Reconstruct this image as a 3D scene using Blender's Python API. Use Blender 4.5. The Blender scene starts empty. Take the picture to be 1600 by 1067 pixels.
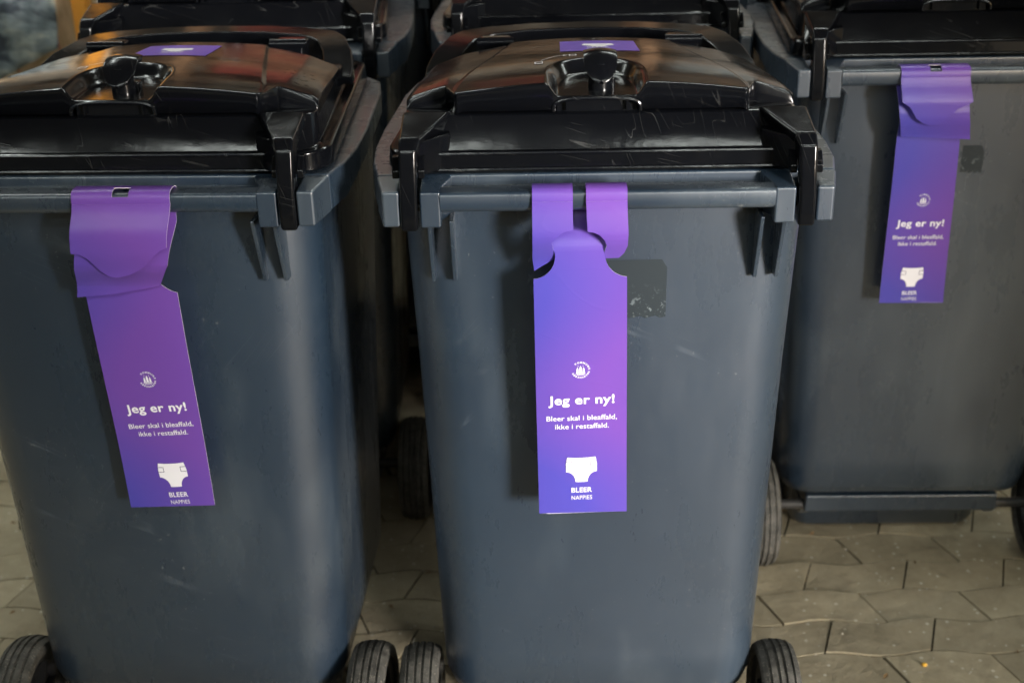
import bpy, bmesh, math, random
from mathutils import Matrix, Vector
random.seed(7)
sc = bpy.context.scene
col = sc.collection

# ------------------------------------------------------------------ camera, light, exposure
CAMZ = 1.6103
cd = bpy.data.cameras.new('camera')
cam = bpy.data.objects.new('camera', cd); col.objects.link(cam)
cd.sensor_width = 36.0; cd.lens = 2100.155/1600*36; cd.clip_end = 500; cd.clip_start = 0.02
cam.matrix_world = Matrix.Translation((0, 0, CAMZ)) @ Matrix.Rotation(math.radians(90-25.286), 4, 'X') @ Matrix.Rotation(math.radians(-1.24), 4, 'Z')
cd.dof.use_dof = True; cd.dof.focus_distance = 1.80; cd.dof.aperture_fstop = 4.5
sc.camera = cam
SUN_EL, SUN_AZ = 9.0, 144.0      # azimuth clockwise from +Y: behind the camera to the right
w = bpy.data.worlds.new('World'); sc.world = w; w.use_nodes = True
nt = w.node_tree; bg = nt.nodes['Background']
sky = nt.nodes.new('ShaderNodeTexSky'); sky.sky_type = 'NISHITA'; sky.sun_disc = False
sky.sun_elevation = math.radians(SUN_EL); sky.sun_rotation = math.radians(SUN_AZ)
sky.dust_density = 3.0
nt.links.new(sky.outputs[0], bg.inputs[0]); bg.inputs[1].default_value = 0.10
sl = bpy.data.lights.new('sun', 'SUN'); so = bpy.data.objects.new('sun', sl); col.objects.link(so)
sl.energy = 5.0; sl.angle = math.radians(14); sl.color = (1, .97, .94)
az, el = math.radians(SUN_AZ), math.radians(SUN_EL)
sd = Vector((math.sin(az)*math.cos(el), math.cos(az)*math.cos(el), math.sin(el)))
so.rotation_euler = sd.to_track_quat('Z', 'Y').to_euler(); so.location = (4, -4, 6)
sc.view_settings.view_transform = 'Standard'; sc.view_settings.look = 'None'
sc.view_settings.exposure = 0.74; sc.view_settings.gamma = 1.0

# ------------------------------------------------------------------ materials
def mat(name, color=(.5, .5, .5), rough=.5, spec=.5, metal=0):
    m = bpy.data.materials.new(name); m.use_nodes = True
    b = m.node_tree.nodes['Principled BSDF']
    b.inputs['Base Color'].default_value = (*color, 1); b.inputs['Roughness'].default_value = rough
    b.inputs['Specular IOR Level'].default_value = spec; b.inputs['Metallic'].default_value = metal
    return m
class N:
    def __init__(s, m): s.m = m; s.t = m.node_tree; s.b = s.t.nodes['Principled BSDF']
    def n(s, kind, **kw):
        x = s.t.nodes.new(kind)
        for k, v in kw.items():
            if k in x.inputs: x.inputs[k].default_value = v
            else: setattr(x, k, v)
        return x
    def l(s, a, b): s.t.links.new(a, b)
    def coord(s, scale=(1, 1, 1), rot=(0, 0, 0), objvar=True):
        tc = s.n('ShaderNodeTexCoord'); mp = s.n('ShaderNodeMapping')
        mp.inputs['Scale'].default_value = scale; mp.inputs['Rotation'].default_value = rot
        s.l(tc.outputs['Object'], mp.inputs[0])
        if objvar:
            oi = s.n('ShaderNodeObjectInfo'); mu = s.n('ShaderNodeMath', operation='MULTIPLY'); mu.inputs[1].default_value = 17
            s.l(oi.outputs['Random'], mu.inputs[0]); s.l(mu.outputs[0], mp.inputs['Location'])
        return mp.outputs[0]
    def noise(s, vec, scale, detail=4, rough=.55, dist=0):
        x = s.n('ShaderNodeTexNoise', Scale=scale, Detail=detail, Roughness=rough, Distortion=dist); s.l(vec, x.inputs['Vector']); return x.outputs['Fac']
    def ramp(s, fac, stops):
        r = s.n('ShaderNodeValToRGB'); e = r.color_ramp.elements
        e[0].position, e[1].position = stops[0][0], stops[-1][0]
        for p, c in stops[1:-1]: e.new(p)
        for i, (p, c) in enumerate(stops):
            c = (c, c, c) if not hasattr(c, '__len__') else c
            e[i].color = (*c, 1)
        s.l(fac, r.inputs[0]); return r.outputs[0]
    def mix(s, f, a, b):
        x = s.n('ShaderNodeMix', data_type='RGBA')
        if hasattr(f, 'links'): s.l(f, x.inputs[0])
        else: x.inputs[0].default_value = f
        for v, i in ((a, 6), (b, 7)):
            if hasattr(v, 'links'): s.l(v, x.inputs[i])
            else: x.inputs[i].default_value = (*v, 1)
        return x.outputs[2]
    def bump(s, h, strength=.2, dist=.002, prev=None):
        x = s.n('ShaderNodeBump', Strength=strength, Distance=dist); s.l(h, x.inputs['Height'])
        if prev is not None: s.l(prev, x.inputs['Normal'])
        s.l(x.outputs[0], s.b.inputs['Normal']); return x.outputs[0]
    def math(s, op, a, b=0.0, clamp=False):
        x = s.n('ShaderNodeMath', operation=op, use_clamp=clamp)
        for v, i in ((a, 0), (b, 1)):
            if hasattr(v, 'links'): s.l(v, x.inputs[i])
            else: x.inputs[i].default_value = v
        return x.outputs[0]

def scratches(k, scale, ang, width=.012, mask_scale=4, mask_lo=.55, stretch=14):
    """thin nearly straight lines across the x-z plane: contour of a strongly stretched noise, in patches"""
    v0 = k.coord((1, 1, 1), (0, ang, 0)); mp = k.n('ShaderNodeMapping'); mp.inputs['Scale'].default_value = (scale, scale*.3, scale/stretch); k.l(v0, mp.inputs[0])
    n = k.noise(mp.outputs[0], 1.0, 0, .5, 0)
    d = k.math('ABSOLUTE', k.math('SUBTRACT', n, .5))
    line = k.ramp(d, [(0, 1.0), (width, 0.0)])
    mk = k.ramp(k.noise(k.coord((1, 1, 1)), mask_scale, 3), [(mask_lo, 0.0), (mask_lo+.12, 1.0)])
    return k.math('MULTIPLY', line, mk)

def make_grey():
    m = mat('grey_plastic', (.05, .066, .08), .34, 1.0); k = N(m)
    v = k.coord()
    big = k.ramp(k.noise(v, 3.5, 4, .6), [(.3, (.0060, .0175, .035)), (.7, (.0105, .0255, .046))])
    s1 = scratches(k, 60, 1.15, .022, 6, .60, 30)
    s2 = scratches(k, 45, -.7, .010, 5, .58, 30)
    sc_ = k.math('ADD', s1, s2, True)
    c = k.mix(k.math('MULTIPLY', sc_, .18), big, (.26, .30, .34))
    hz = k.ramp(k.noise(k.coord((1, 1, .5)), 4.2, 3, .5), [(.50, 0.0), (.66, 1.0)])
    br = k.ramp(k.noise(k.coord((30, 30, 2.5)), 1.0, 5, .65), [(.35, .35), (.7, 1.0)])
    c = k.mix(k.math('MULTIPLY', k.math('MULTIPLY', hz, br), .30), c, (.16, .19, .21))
    spots = k.ramp(k.noise(v, 160, 2, .5), [(.70, 0.0), (.76, 1.0)])
    spm = k.ramp(k.noise(v, 6, 2, .5), [(.5, 0.0), (.65, 1.0)])
    c = k.mix(k.math('MULTIPLY', k.math('MULTIPLY', spots, spm), .45), c, (.28, .29, .28))
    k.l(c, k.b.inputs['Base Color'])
    rg = k.ramp(k.noise(k.coord((1, 1, .35)), 9, 7, .7), [(.25, .20), (.5, .28), (.75, .40)])
    k.l(rg, k.b.inputs['Roughness'])
    k.b.inputs['Coat Weight'].default_value = 1.0; k.b.inputs['Coat Roughness'].default_value = .46; k.b.inputs['Coat IOR'].default_value = 1.68
    b1 = k.bump(k.noise(v, 700, 2, .6), .16, .0006)
    k.bump(k.noise(v, 5, 2, .5), .12, .006, b1)
    return m
def make_black():
    m = mat('black_plastic', (.010, .010, .011), .14, .36); k = N(m)
    v = k.coord()
    s1 = scratches(k, 70, 1.3, .010, 9, .54, 20)
    s2 = scratches(k, 80, .4, .010, 11, .56, 20)
    dust = k.ramp(k.noise(v, 300, 3, .7), [(.58, 0.0), (.78, 1.0)])
    dm = k.ramp(k.noise(v, 9, 4, .6), [(.40, 0.0), (.7, 1.0)])
    f = k.math('ADD', k.math('MULTIPLY', k.math('ADD', s1, s2, True), .16), k.math('MULTIPLY', k.math('MULTIPLY', dust, dm), .07), True)
    k.l(k.mix(f, (.0030, .0034, .0046), (.22, .22, .21)), k.b.inputs['Base Color'])
    rg = k.ramp(k.noise(v, 14, 5, .6), [(.3, .09), (.7, .22)])
    k.l(k.math('ADD', rg, k.math('MULTIPLY', f, .8), True), k.b.inputs['Roughness'])
    k.bump(k.noise(v, 34, 4, .55), .13, .003)
    return m
def make_purple(name, lo, hi, rough=.34):
    m = mat(name, lo, rough, .5); k = N(m)
    tc = k.n('ShaderNodeTexCoord'); mp = k.n('ShaderNodeMapping'); mp.inputs['Rotation'].default_value = (0, .15, 0)
    k.l(tc.outputs['Object'], mp.inputs[0])
    sx = k.n('ShaderNodeSeparateXYZ'); k.l(mp.outputs[0], sx.inputs[0])
    wv = k.math('ADD', k.math('MULTIPLY', k.math('SINE', k.math('ADD', k.math('MULTIPLY', sx.outputs[2], 17.0), 1.6)), .36), k.math('MULTIPLY', sx.outputs[0], 6.5))
    f = k.math('ADD', wv, -.02, True)
    k.l(k.mix(f, lo, hi), k.b.inputs['Base Color'])
    b1 = k.bump(k.noise(k.coord(objvar=False), 10, 2, .5), .10, .006)
    cr = k.ramp(k.math('ABSOLUTE', k.math('SUBTRACT', k.noise(k.coord((5, 5, 11), (0, .5, 0), False), 1.0, 1), .5)), [(0, 1.0), (.012, 0.0)])
    k.bump(cr, .05, .002, b1)
    return m
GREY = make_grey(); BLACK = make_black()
TAGM = make_purple('purple_card_print', (.070, .058, .36), (.155, .062, .35))
STICK = make_purple('purple_sticker_print', (.13, .085, .52), (.16, .09, .54), .3)
WHITE = mat('white_print', (.82, .80, .84), .5, .3)
WHITE2 = mat('card_edge', (.75, .70, .78), .7, .2)
DARKP = mat('print_line', (.08, .06, .16), .5, .3)
def make_rubber():
    m = mat('tyre_rubber', (.02, .02, .02), .7, .3); k = N(m); v = k.coord()
    d = k.ramp(k.noise(v, 40, 5, .7), [(.30, (.024, .024, .022)), (.66, (.105, .10, .088))])
    sp = k.ramp(k.noise(v, 260, 2, .5), [(.62, 0.0), (.70, 1.0)])
    k.l(k.mix(k.math('MULTIPLY', sp, .6), d, (.30, .27, .22)), k.b.inputs['Base Color']); k.bump(k.noise(v, 120, 4, .6), .4, .002)
    return m
RUBBER = make_rubber()
HUB = mat('hub_plastic', (.012, .012, .013), .45, .4)
STEEL = mat('axle_steel', (.035, .034, .033), .45, .4, .0)
def make_residue():
    m = mat('label_residue', (.05, .06, .065), .5, .4); k = N(m); v = k.coord(objvar=False)
    n = k.noise(v, 95, 5, .7, .6)
    blot = k.ramp(n, [(.56, 0.0), (.62, 1.0)])
    sx = k.n('ShaderNodeSeparateXYZ'); k.l(v, sx.inputs[0])
    low = k.ramp(k.math('ADD', k.math('MULTIPLY', sx.outputs[2], -12.0), 10.75), [(0.0, 0.0), (.5, 1.0)])
    k.l(k.mix(k.math('MULTIPLY', k.math('MULTIPLY', blot, low), .75), (.016, .023, .028), (.16, .19, .20)), k.b.inputs['Base Color'])
    return m
RES = make_residue()
def make_paver():
    m = mat('concrete_paver', (.2, .18, .13), .9, .2); k = N(m)
    tc = k.n('ShaderNodeTexCoord'); g = k.n('ShaderNodeNewGeometry')
    v = g.outputs['Position']
    oi = k.n('ShaderNodeObjectInfo')
    base = k.ramp(k.noise(v, 5.0, 8, .7), [(.28, (.29, .24, .155)), (.5, (.47, .40, .27)), (.72, (.60, .52, .37))])
    st = k.ramp(k.noise(v, 9, 5, .6, .5), [(.58, 0.0), (.70, 1.0)])
    base = k.mix(k.math('MULTIPLY', st, .45), base, (.12, .10, .07))
    base = k.mix(k.math('MULTIPLY', k.noise(v, 24, 6, .7), .5), base, (.17, .148, .10))
    va = k.n('ShaderNodeMix', data_type='RGBA', blend_type='MULTIPLY'); va.inputs[0].default_value = 1
    r = k.ramp(oi.outputs['Random'], [(0, .82), (1, 1.12)]); k.l(base, va.inputs[6]); k.l(r, va.inputs[7])
    vo = k.n('ShaderNodeTexVoronoi', Scale=75.0, Randomness=1.0); k.l(v, vo.inputs['Vector'])
    sp = k.ramp(vo.outputs['Distance'], [(.20, 1.0), (.30, 0.0)])
    pick = k.n('ShaderNodeSeparateColor'); k.l(vo.outputs['Color'], pick.inputs[0])
    pk = k.ramp(pick.outputs[0], [(.86, 0.0), (.88, 1.0)])
    c = k.mix(k.math('MULTIPLY', k.math('MULTIPLY', sp, pk), .8), va.outputs[2], (.70, .66, .54))
    fine = k.ramp(k.noise(v, 420, 3, .6), [(.35, 0.0), (.75, 1.0)])
    c = k.mix(k.math('MULTIPLY', fine, .30), c, (.30, .28, .22))
    k.l(c, k.b.inputs['Base Color'])
    b1 = k.bump(k.noise(v, 180, 5, .7), .5, .003)
    k.bump(k.noise(v, 12, 3, .6), .35, .02, b1)
    return m
PAVER = make_paver()
SAND = mat('joint_sand', (.032, .027, .018), .95, .1)
def make_wood(name, a, b, sc_=(1, 1, 1)):
    m = mat(name, a, .7, .3); k = N(m); v = k.coord(sc_)
    k.l(k.ramp(k.noise(v, 9, 6, .65, .8), [(.3, a), (.7, b)]), k.b.inputs['Base Color']); k.bump(k.noise(v, 30, 4), .3, .004)
    return m
WOOD = make_wood('pale_timber', (.48, .36, .22), (.72, .58, .40), (8, 8, 1))
WOODD = make_wood('brown_timber', (.15, .125, .10), (.32, .28, .22), (8, 8, 1))
ORANGE = mat('orange_paint', (.90, .38, .05), .45, .4)
RUST = mat('faded_orange_paint', (.30, .17, .09), .5, .4)
RED = mat('red_crate_plastic', (.26, .045, .03), .4, .5)
def make_tarp():
    m = mat('slate_tarp', (.06, .08, .1), .5, .4); k = N(m); v = k.coord((3, 3, 9), (0, .75, 0))
    k.l(k.ramp(k.noise(v, 1.3, 5, .6, .8), [(.38, (.05, .065, .085)), (.48, (.20, .25, .27)), (.58, (.38, .42, .40)), (.64, (.75, .66, .50))]), k.b.inputs['Base Color'])
    k.bump(k.noise(v, 2, 4), .6, .03)
    return m
TARP = make_tarp()
ROOF = mat('roof_sheet', (.16, .15, .13), .8, .2)
WALLM = make_wood('shed_boards', (.20, .20, .185), (.34, .335, .31), (6, 6, 1))

# ------------------------------------------------------------------ mesh helpers
def link(o, parent=None):
    col.objects.link(o)
    if parent: o.parent = parent
    return o
def mesh(name, vs, fs, m, parent=None, smooth=False, bevel=0, seg=2, recalc=True, angle=40):
    me = bpy.data.meshes.new(name); me.from_pydata([tuple(v) for v in vs], [], fs)
    bm = bmesh.new(); bm.from_mesh(me)
    if recalc: bmesh.ops.recalc_face_normals(bm, faces=bm.faces)
    bm.to_mesh(me); bm.free()
    if m is not None:
        for x in (m if isinstance(m, (list, tuple)) else [m]): me.materials.append(x)
    if smooth or bevel:
        me.polygons.foreach_set('use_smooth', [True]*len(me.polygons)); me.set_sharp_from_angle(angle=math.radians(angle))
    o = link(bpy.data.objects.new(name, me), parent)
    if bevel:
        b = o.modifiers.new('bevel', 'BEVEL'); b.width = bevel; b.segments = seg; b.limit_method = 'ANGLE'; b.angle_limit = math.radians(30); b.harden_normals = True
    return o
class MB:
    def __init__(s): s.v = []; s.f = []
    def add(s, vs, fs):
        n = len(s.v); s.v += [tuple(v) for v in vs]; s.f += [tuple(i+n for i in f) for f in fs]; return s
    def box(s, x0, x1, y0, y1, z0, z1):
        return s.add([(x0,y0,z0),(x1,y0,z0),(x1,y1,z0),(x0,y1,z0),(x0,y0,z1),(x1,y0,z1),(x1,y1,z1),(x0,y1,z1)],
                     [(0,3,2,1),(4,5,6,7),(0,1,5,4),(1,2,6,5),(2,3,7,6),(3,0,4,7)])
    def prism(s, pts, fn0, fn1):
        n = len(pts); vs = [fn0(p) for p in pts] + [fn1(p) for p in pts]
        fs = [tuple(range(n))[::-1], tuple(range(n, 2*n))] + [(i, (i+1) % n, (i+1) % n + n, i+n) for i in range(n)]
        return s.add(vs, fs)
    def loft(s, rings, cap0=True, cap1=True, closed=True):
        n = len(rings[0]); vs = [p for r in rings for p in r]; fs = []
        for k in range(len(rings)-1):
            for i in range(n if closed else n-1):
                j = (i+1) % n; fs.append((k*n+i, k*n+j, (k+1)*n+j, (k+1)*n+i))
        if cap0: fs.append(tuple(range(n))[::-1])
        if cap1: fs.append(tuple(range((len(rings)-1)*n, len(rings)*n)))
        return s.add(vs, fs)
    def tube(s, pts, r, seg=10, caps=True):
        rings = []
        for i, p in enumerate(pts):
            p = Vector(p); a = Vector(pts[max(0, i-1)]); b = Vector(pts[min(len(pts)-1, i+1)])
            t = (b-a).normalized(); u = t.cross(Vector((0, 0, 1)))
            if u.length < 1e-4: u = t.cross(Vector((1, 0, 0)))
            u.normalize(); v = t.cross(u); rr = r[i] if hasattr(r, '__len__') else r
            rings.append([p + u*rr*math.cos(q) + v*rr*math.sin(q) for q in (2*math.pi*j/seg for j in range(seg))])
        return s.loft(rings, caps, caps)
    def build(s, name, m, parent=None, **kw): return mesh(name, s.v, s.f, m, parent, **kw)
def rrect(x0, x1, y0, y1, r, z, n=6, rb=None):
    """counter-clockwise rounded rectangle; r front radius, rb back radius"""
    rb = r if rb is None else rb; out = []
    for cx, cy, a0, q in ((x1-r, y0+r, -90, r), (x1-rb, y1-rb, 0, rb), (x0+rb, y1-rb, 90, rb), (x0+r, y0+r, 180, r)):
        for i in range(n+1):
            a = math.radians(a0 + 90*i/n); out.append((cx+q*math.cos(a), cy+q*math.sin(a), z))
    return out
def empty(name, loc, label, cat, group=None, rz=0):
    o = bpy.data.objects.new(name, None); link(o); o.location = loc; o.rotation_euler.z = rz; o.empty_display_size = .05
    o['label'] = label; o['category'] = cat
    if group: o['group'] = group
    return o
def tag(o, label=None, cat=None, group=None, kind=None):
    for k_, v_ in (('label', label), ('category', cat), ('group', group), ('kind', kind)):
        if v_: o[k_] = v_
    return o
def lerp(a, b, t): return a+(b-a)*t
def sstep(a, b, x):
    t = max(0, min(1, (x-a)/(b-a))); return t*t*(3-2*t)

# ------------------------------------------------------------------ the wheelie bin (origin on the ground under the middle of the handle)
H = 1.052
def text_mesh(body, size, offset=0.0, align='LEFT', shear=0, spacing=1.0):
    c = bpy.data.curves.new('t', 'FONT'); c.body = body; c.size = size; c.offset = offset; c.align_x = align; c.shear = shear; c.space_character = spacing
    c.resolution_u = 3
    o = bpy.data.objects.new('t', c); col.objects.link(o)
    dg = bpy.context.evaluated_depsgraph_get(); me = bpy.data.meshes.new_from_object(o.evaluated_get(dg))
    vs = [(v.co.x, v.co.y) for v in me.vertices]; fs = [tuple(p.vertices) for p in me.polygons]
    bpy.data.objects.remove(o); bpy.data.curves.remove(c); bpy.data.meshes.remove(me)
    return vs, fs
def fit_text(body, x0, x1, y, cap, offset=0.0, spacing=1.0):
    """text between x0 and x1 with its baseline at y and capitals cap high -> 2D verts, faces"""
    vs, fs = text_mesh(body, 1.0, offset, spacing=spacing)
    hv, _ = text_mesh('E', 1.0, offset); ch = max(p[1] for p in hv); ch0 = min(p[1] for p in hv)
    a, b = min(p[0] for p in vs), max(p[0] for p in vs)
    return [(x0+(p[0]-a)/(b-a)*(x1-x0), y+(p[1]-ch0)/(ch-ch0)*cap) for p in vs], fs

def make_bin():
    root = empty('wheelie_bin', (0, 0, 0), '', 'wheelie bin', 'grey wheelie bins with black lids parked in rows')
    # ---- body
    b = MB(); rings = []
    prof = [(-.015, .276, .064, .655, .062), (-.10, .2735, .066, .650, .064), (-.30, .266, .071, .635, .068), (-.60, .258, .079, .590, .070),
            (-.80, .252, .082, .570, .068), (-.862, .249, .082, .566, .066), (-.884, .238, .086, .562, .052), (-.892, .224, .098, .555, .048),
            (-.895, .208, .125, .54, .045), (-.897, .205, .19, .54, .04), (-.915, .203, .205, .54, .04), (-1.03, .198, .21, .54, .04), (-1.046, .192, .218, .535, .04)]
    for z, hx, y0, y1, r in prof:
        q = rrect(-hx, hx, y0, y1, r, H+z, 7); fx = hx-r; bulge = .015 if z > -.87 else .0
        q += [(lerp(-fx, fx, i/16), y0, H+z) for i in range(1, 16)]
        rings.append([(x, y-(bulge*(1-(x/hx)**2) if y < y0+r*1.01 else 0), zz) for x, y, zz in q])
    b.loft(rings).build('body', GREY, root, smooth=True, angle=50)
    # axle housing under the front wall
    h = MB(); h.prism([(.090, -.897), (.097, -.938), (.12, -.943), (.2, -.940), (.2, -.897)], lambda p: (-.196, p[0], H+p[1]), lambda p: (.190, p[0], H+p[1]))
    h.build('axle_housing', GREY, root, bevel=.004)
    for s in (-1, 1):
        g = MB(); g.prism([(.100, -.93), (.135, -.965), (.21, -.985), (.21, -.93)], lambda p: (s*.200, p[0], H+p[1]), lambda p: (s*.180, p[0], H+p[1]))
        g.build('axle_bracket', GREY, root, bevel=.003)
    MB().tube([(-.30, .112, .1240), (.30, .112, .1240)], .0105, 14).build('axle', STEEL, root, smooth=True)
    # ---- rim
    r_ = MB()
    out = [(.262, .058), (.302, .060), (.314, .12), (.319, .20), (.317, .30), (.304, .52), (.290, .61), (.255, .662)]
    poly = [(x, y) for x, y in out] + [(-x, y) for x, y in out[::-1]]
    def sk(y): return lerp(-.052, -.034, sstep(.10, .24, y))
    n = len(poly)
    vs = [(x, y, H-.03*max(0, y-.06)) for x, y in poly] + [(x, y, H+sk(y)-.03*max(0, y-.06)) for x, y in poly]
    fs = [tuple(range(n)), tuple(range(2*n-1, n-1, -1))] + [((i+1) % n, i, i+n, (i+1) % n+n) for i in range(n)]
    r_.add(vs, fs)
    r_.build('rim', GREY, root, bevel=.004, seg=3)
    for s in (-1, 1):   # side lugs that carry the lid arms
        m_ = MB(); o_ = [(.2685, 0), (.291, 0), (.303, .0575), (.2685, .0575)]
        if s < 0: o_ = [(-x, y) for x, y in o_][::-1]
        m_.prism(o_, lambda p: (p[0], p[1], H-.052), lambda p: (p[0], p[1], H-.004+(p[1] > .04)*.004)); m_.build('outer_lug', GREY, root, bevel=.0035, seg=3)
        i_ = [(.2155, .0015), (.2425, .0015), (.2425, .0575), (.2035, .0575), (.2035, .052), (.2155, .028)]
        if s < 0: i_ = [(-x, y) for x, y in i_][::-1]
        m_ = MB(); m_.prism(i_, lambda p: (p[0], p[1], H-.054), lambda p: (p[0], p[1], H-.0055+(p[1] > .04)*.006)); m_.build('inner_lug', GREY, root, bevel=.003, seg=3)
        for x in (.2035, .2325):   # gusset ribs
            g = MB(); g.prism([(.014, -.05), (.022, -.075), (.046, -.140), (.049, -.149), (.075, -.152), (.075, -.05)],
                              lambda p: (s*x-.0028, p[0], H+p[1]), lambda p: (s*x+.0028, p[0], H+p[1])); g.build('rib', GREY, root, bevel=.0012)
        MB().tube([(s*.236, .018, H-.03), (s*.275, .018, H-.03)], .006, 12).build('hinge_pin', BLACK, root, smooth=True)
    # ---- handle bar: rounded profile
    pr = []
    for cy, cz, rr, a0, a1 in ((.027, -.0115, .005, 0, 90), (.0055, -.0125, .0060, 90, 170), (.0125, -.0235, .0115, 190, 270), (.0225, -.0255, .0095, 270, 350)):
        for i in range(5):
            a = math.radians(lerp(a0, a1, i/4)); pr.append((cy+rr*math.cos(a), cz+rr*math.sin(a)))
    hb = MB(); hb.loft([[(x, y, H+z) for y, z in pr] for x in (-.2160, -.1, 0, .1, .2160)]); hb.build('handle_bar', GREY, root, smooth=True, angle=35)
    # ---- wheels
    for s in (-1, 1):
        cx, cy, cz = s*.289, .102, .1150
        def lathe(prof, m, name, par, seg=48):
            L = MB(); rings = []
            for i in range(seg):
                a = 2*math.pi*i/seg
                rings.append([(x, y_*math.cos(a), y_*math.sin(a)) for x, y_ in prof])
            rings.append(rings[0]); L.loft(rings, False, False)
            o = L.build(name, m, par, smooth=True, angle=35); return o
        wh = lathe([(-.014, .108), (-.028, .104), (-.0315, .116), (-.0290, .1255), (-.0210, .1315), (-.0200, .1285), (-.0170, .1285), (-.0160, .1330), (-.0080, .1345), (-.0072, .1310), (-.0035, .1310), (-.0028, .1350),
                    (.0028, .1350), (.0035, .1310), (.0072, .1310), (.0080, .1345), (.0160, .1330), (.0170, .1285), (.0200, .1285), (.0210, .1315), (.0290, .1255), (.0315, .116), (.028, .104), (.014, .108), (-.014, .108)], RUBBER, 'wheel', root)
        wh.scale = (1.0, .832, .832)
        wh.location = (cx, cy, cz)
        hub = lathe([(-.018, .002), (-.020, .022), (-.008, .026), (-.006, .078), (-.020, .086), (-.024, .104), (-.01, .1085), (.01, .1085), (.024, .104), (.020, .086), (.006, .078), (.008, .026), (.020, .022), (.018, .002)], HUB, 'hub', wh)
        sp = MB()
        for i in range(8):
            a = 2*math.pi*i/8; c, q = math.cos(a), math.sin(a)
            t = .0035
            sp.add([(x, rr*c - u*q, rr*q + u*c) for x in (-.017, .017) for rr, u in ((.018, -t), (.088, -t), (.088, t), (.018, t))],
                   [(0,1,2,3),(7,6,5,4),(0,4,5,1),(1,5,6,2),(2,6,7,3),(3,7,4,0)])
        sp.build('spokes', HUB, hub)
    # ---- lid
    X = -.004
    def tap(y): return 1-.26*max(0, y-.15)
    l = MB(); rings = []
    tiers = [(.003, .286, .060, .655, .045), (.026, .284, .061, .653, .045), (.0285, .281, .063, .650, .043), (.0285, .270, .0700, .640, .04), (.030, .268, .0705, .638, .04),
             (.068, .262, .0960, .632, .04), (.070, .256, .100, .628, .036), (.070, .20, .16, .58, .03)]
    for z, hx, y0, y1, r in tiers: rings.append([(p[0]*tap(p[1])+X, p[1], p[2]-(.03 if z < .029 else .055)*max(0, p[1]-.10)) for p in rrect(-hx, hx, y0, y1, r, H+z, 6)])
    lid = l.loft(rings).build('lid', BLACK, root, bevel=.0018, seg=3)
    # front lip bead of the lid
    for zz in (.0275, .0055): MB().tube([(-.232, .0602, H+zz), (.228, .0602, H+zz)], .0028, 8).build('front_bead', BLACK, lid, smooth=True)
    for s in (-1, 1):   # arms
        a = MB()
        P = [((-.004, -.057), .2455), ((-.005, -.018), .2455), ((.010, .048), .2450), ((.022, .060), .2405), ((.102, .0745), .203), ((.102, .055), .203), ((.040, .040), .2400), ((.026, .018), .2450), ((.026, -.057), .2455)]
        vs = [(s*.2675, p[0], H+p[1]) for p, xi in P] + [(s*xi, p[0], H+p[1]) for p, xi in P]
        n = len(P); fs = [tuple(range(n)), tuple(range(2*n-1, n-1, -1))] + [(i, (i+1) % n, (i+1) % n+n, i+n) for i in range(n)]
        a.add(vs, fs); arm = a.build('lid_arm', BLACK, root, bevel=.0045, seg=4)
        w_ = MB(); w_.prism([(.205, .070), (.2435, .030), (.2435, .085), (.205, .085)], lambda p: (s*p[0], p[1]+.002, H+.006), lambda p: (s*p[0], p[1]+.002, H+.052))
        w_.build('arm_web', BLACK, arm, bevel=.002)
        for q in (-1, 1):
            g = MB(); xc = s*.2565 + q*.0165
            g.prism([(.020, .034), (.006, .018), (.006, .008), (.03, .008), (.03, .034)], lambda p: (xc-.0045, p[0]+.012, H+p[1]), lambda p: (xc+.0045, p[0]+.012, H+p[1]))
            g.build('stop_lug', BLACK, arm, bevel=.0015)
        # raised strip beside the arm down the lid front
    # ---- flap (lifting panel)
    nx, ny = 210, 90
    def yfront(x): return lerp(.0960, .1480, sstep(.190, .210, abs(x)))
    def yrear(x): return .462 - .050*sstep(.12, .262, abs(x))**1.3
    KX, KY, KR = -.006, .150, .066
    PZ = [(.09, .1105), (.12, .1130), (.15, .1142), (.20, .1128), (.25, .1085), (.32, .1010), (.42, .0925), (.47, .0880)]
    def prof_z(y):
        y = min(max(y, .09), .4699)
        for (a, za), (b, zb) in zip(PZ, PZ[1:]):
            if a <= y <= b: return lerp(za, zb, (y-a)/(b-a))
    def smooth_z(y): return sum(prof_z(y+d) for d in (-.024, -.016, -.008, 0, .008, .016, .024))/7
    def top(x, y):
        ax = abs(x)
        z = smooth_z(y) - .0233*(ax/.262)**2.0
        z -= .0035*sstep(0, .006, ax-lerp(.195, .137, (y-.10)/.33)) + .006*sstep(.205, .262, ax)
        dish = 1-sstep(KR*.76, KR*1.02, math.hypot(x-KX, max(0, y-.150)*.72))
        z = lerp(z, .0925, dish)
        e = min(.262-ax, yrear(x)-y)
        z -= .004*(1-sstep(0, .007, e)) + .0010*(1-sstep(0, .0025, y-yfront(x)))
        return z
    def bot(x):
        ax = abs(x); z = lerp(.0745, .0600, sstep(.182, .212, ax))
        g = abs(x-KX)
        if g < .0575: z = .0735 + .0150*math.sqrt(max(0, 1-max(0, (g-.040)/.0175)**2))
        return z
    xs = sorted(set([-.262, -.2605, -.257, .257, .2605, .262] + [lerp(-.252, .252, i/nx) for i in range(nx+1)] + [KX+q for q in (-.0575, -.056, -.0535, .0535, .056, .0575)]))
    ts = [0, .004, .010, .02] + [lerp(.028, .975, i/ny) for i in range(ny+1)] + [.99, .997, 1]
    V = []; F = []; ni, nj = len(xs), len(ts)
    for x in xs:
        for t in ts:
            y = lerp(yfront(x), yrear(x), t); V.append((x*tap(y)+X, y, H+top(x, y)))
    for i in range(ni-1):
        for j in range(nj-1): F.append((i*nj+j, (i+1)*nj+j, (i+1)*nj+j+1, i*nj+j+1))
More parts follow.
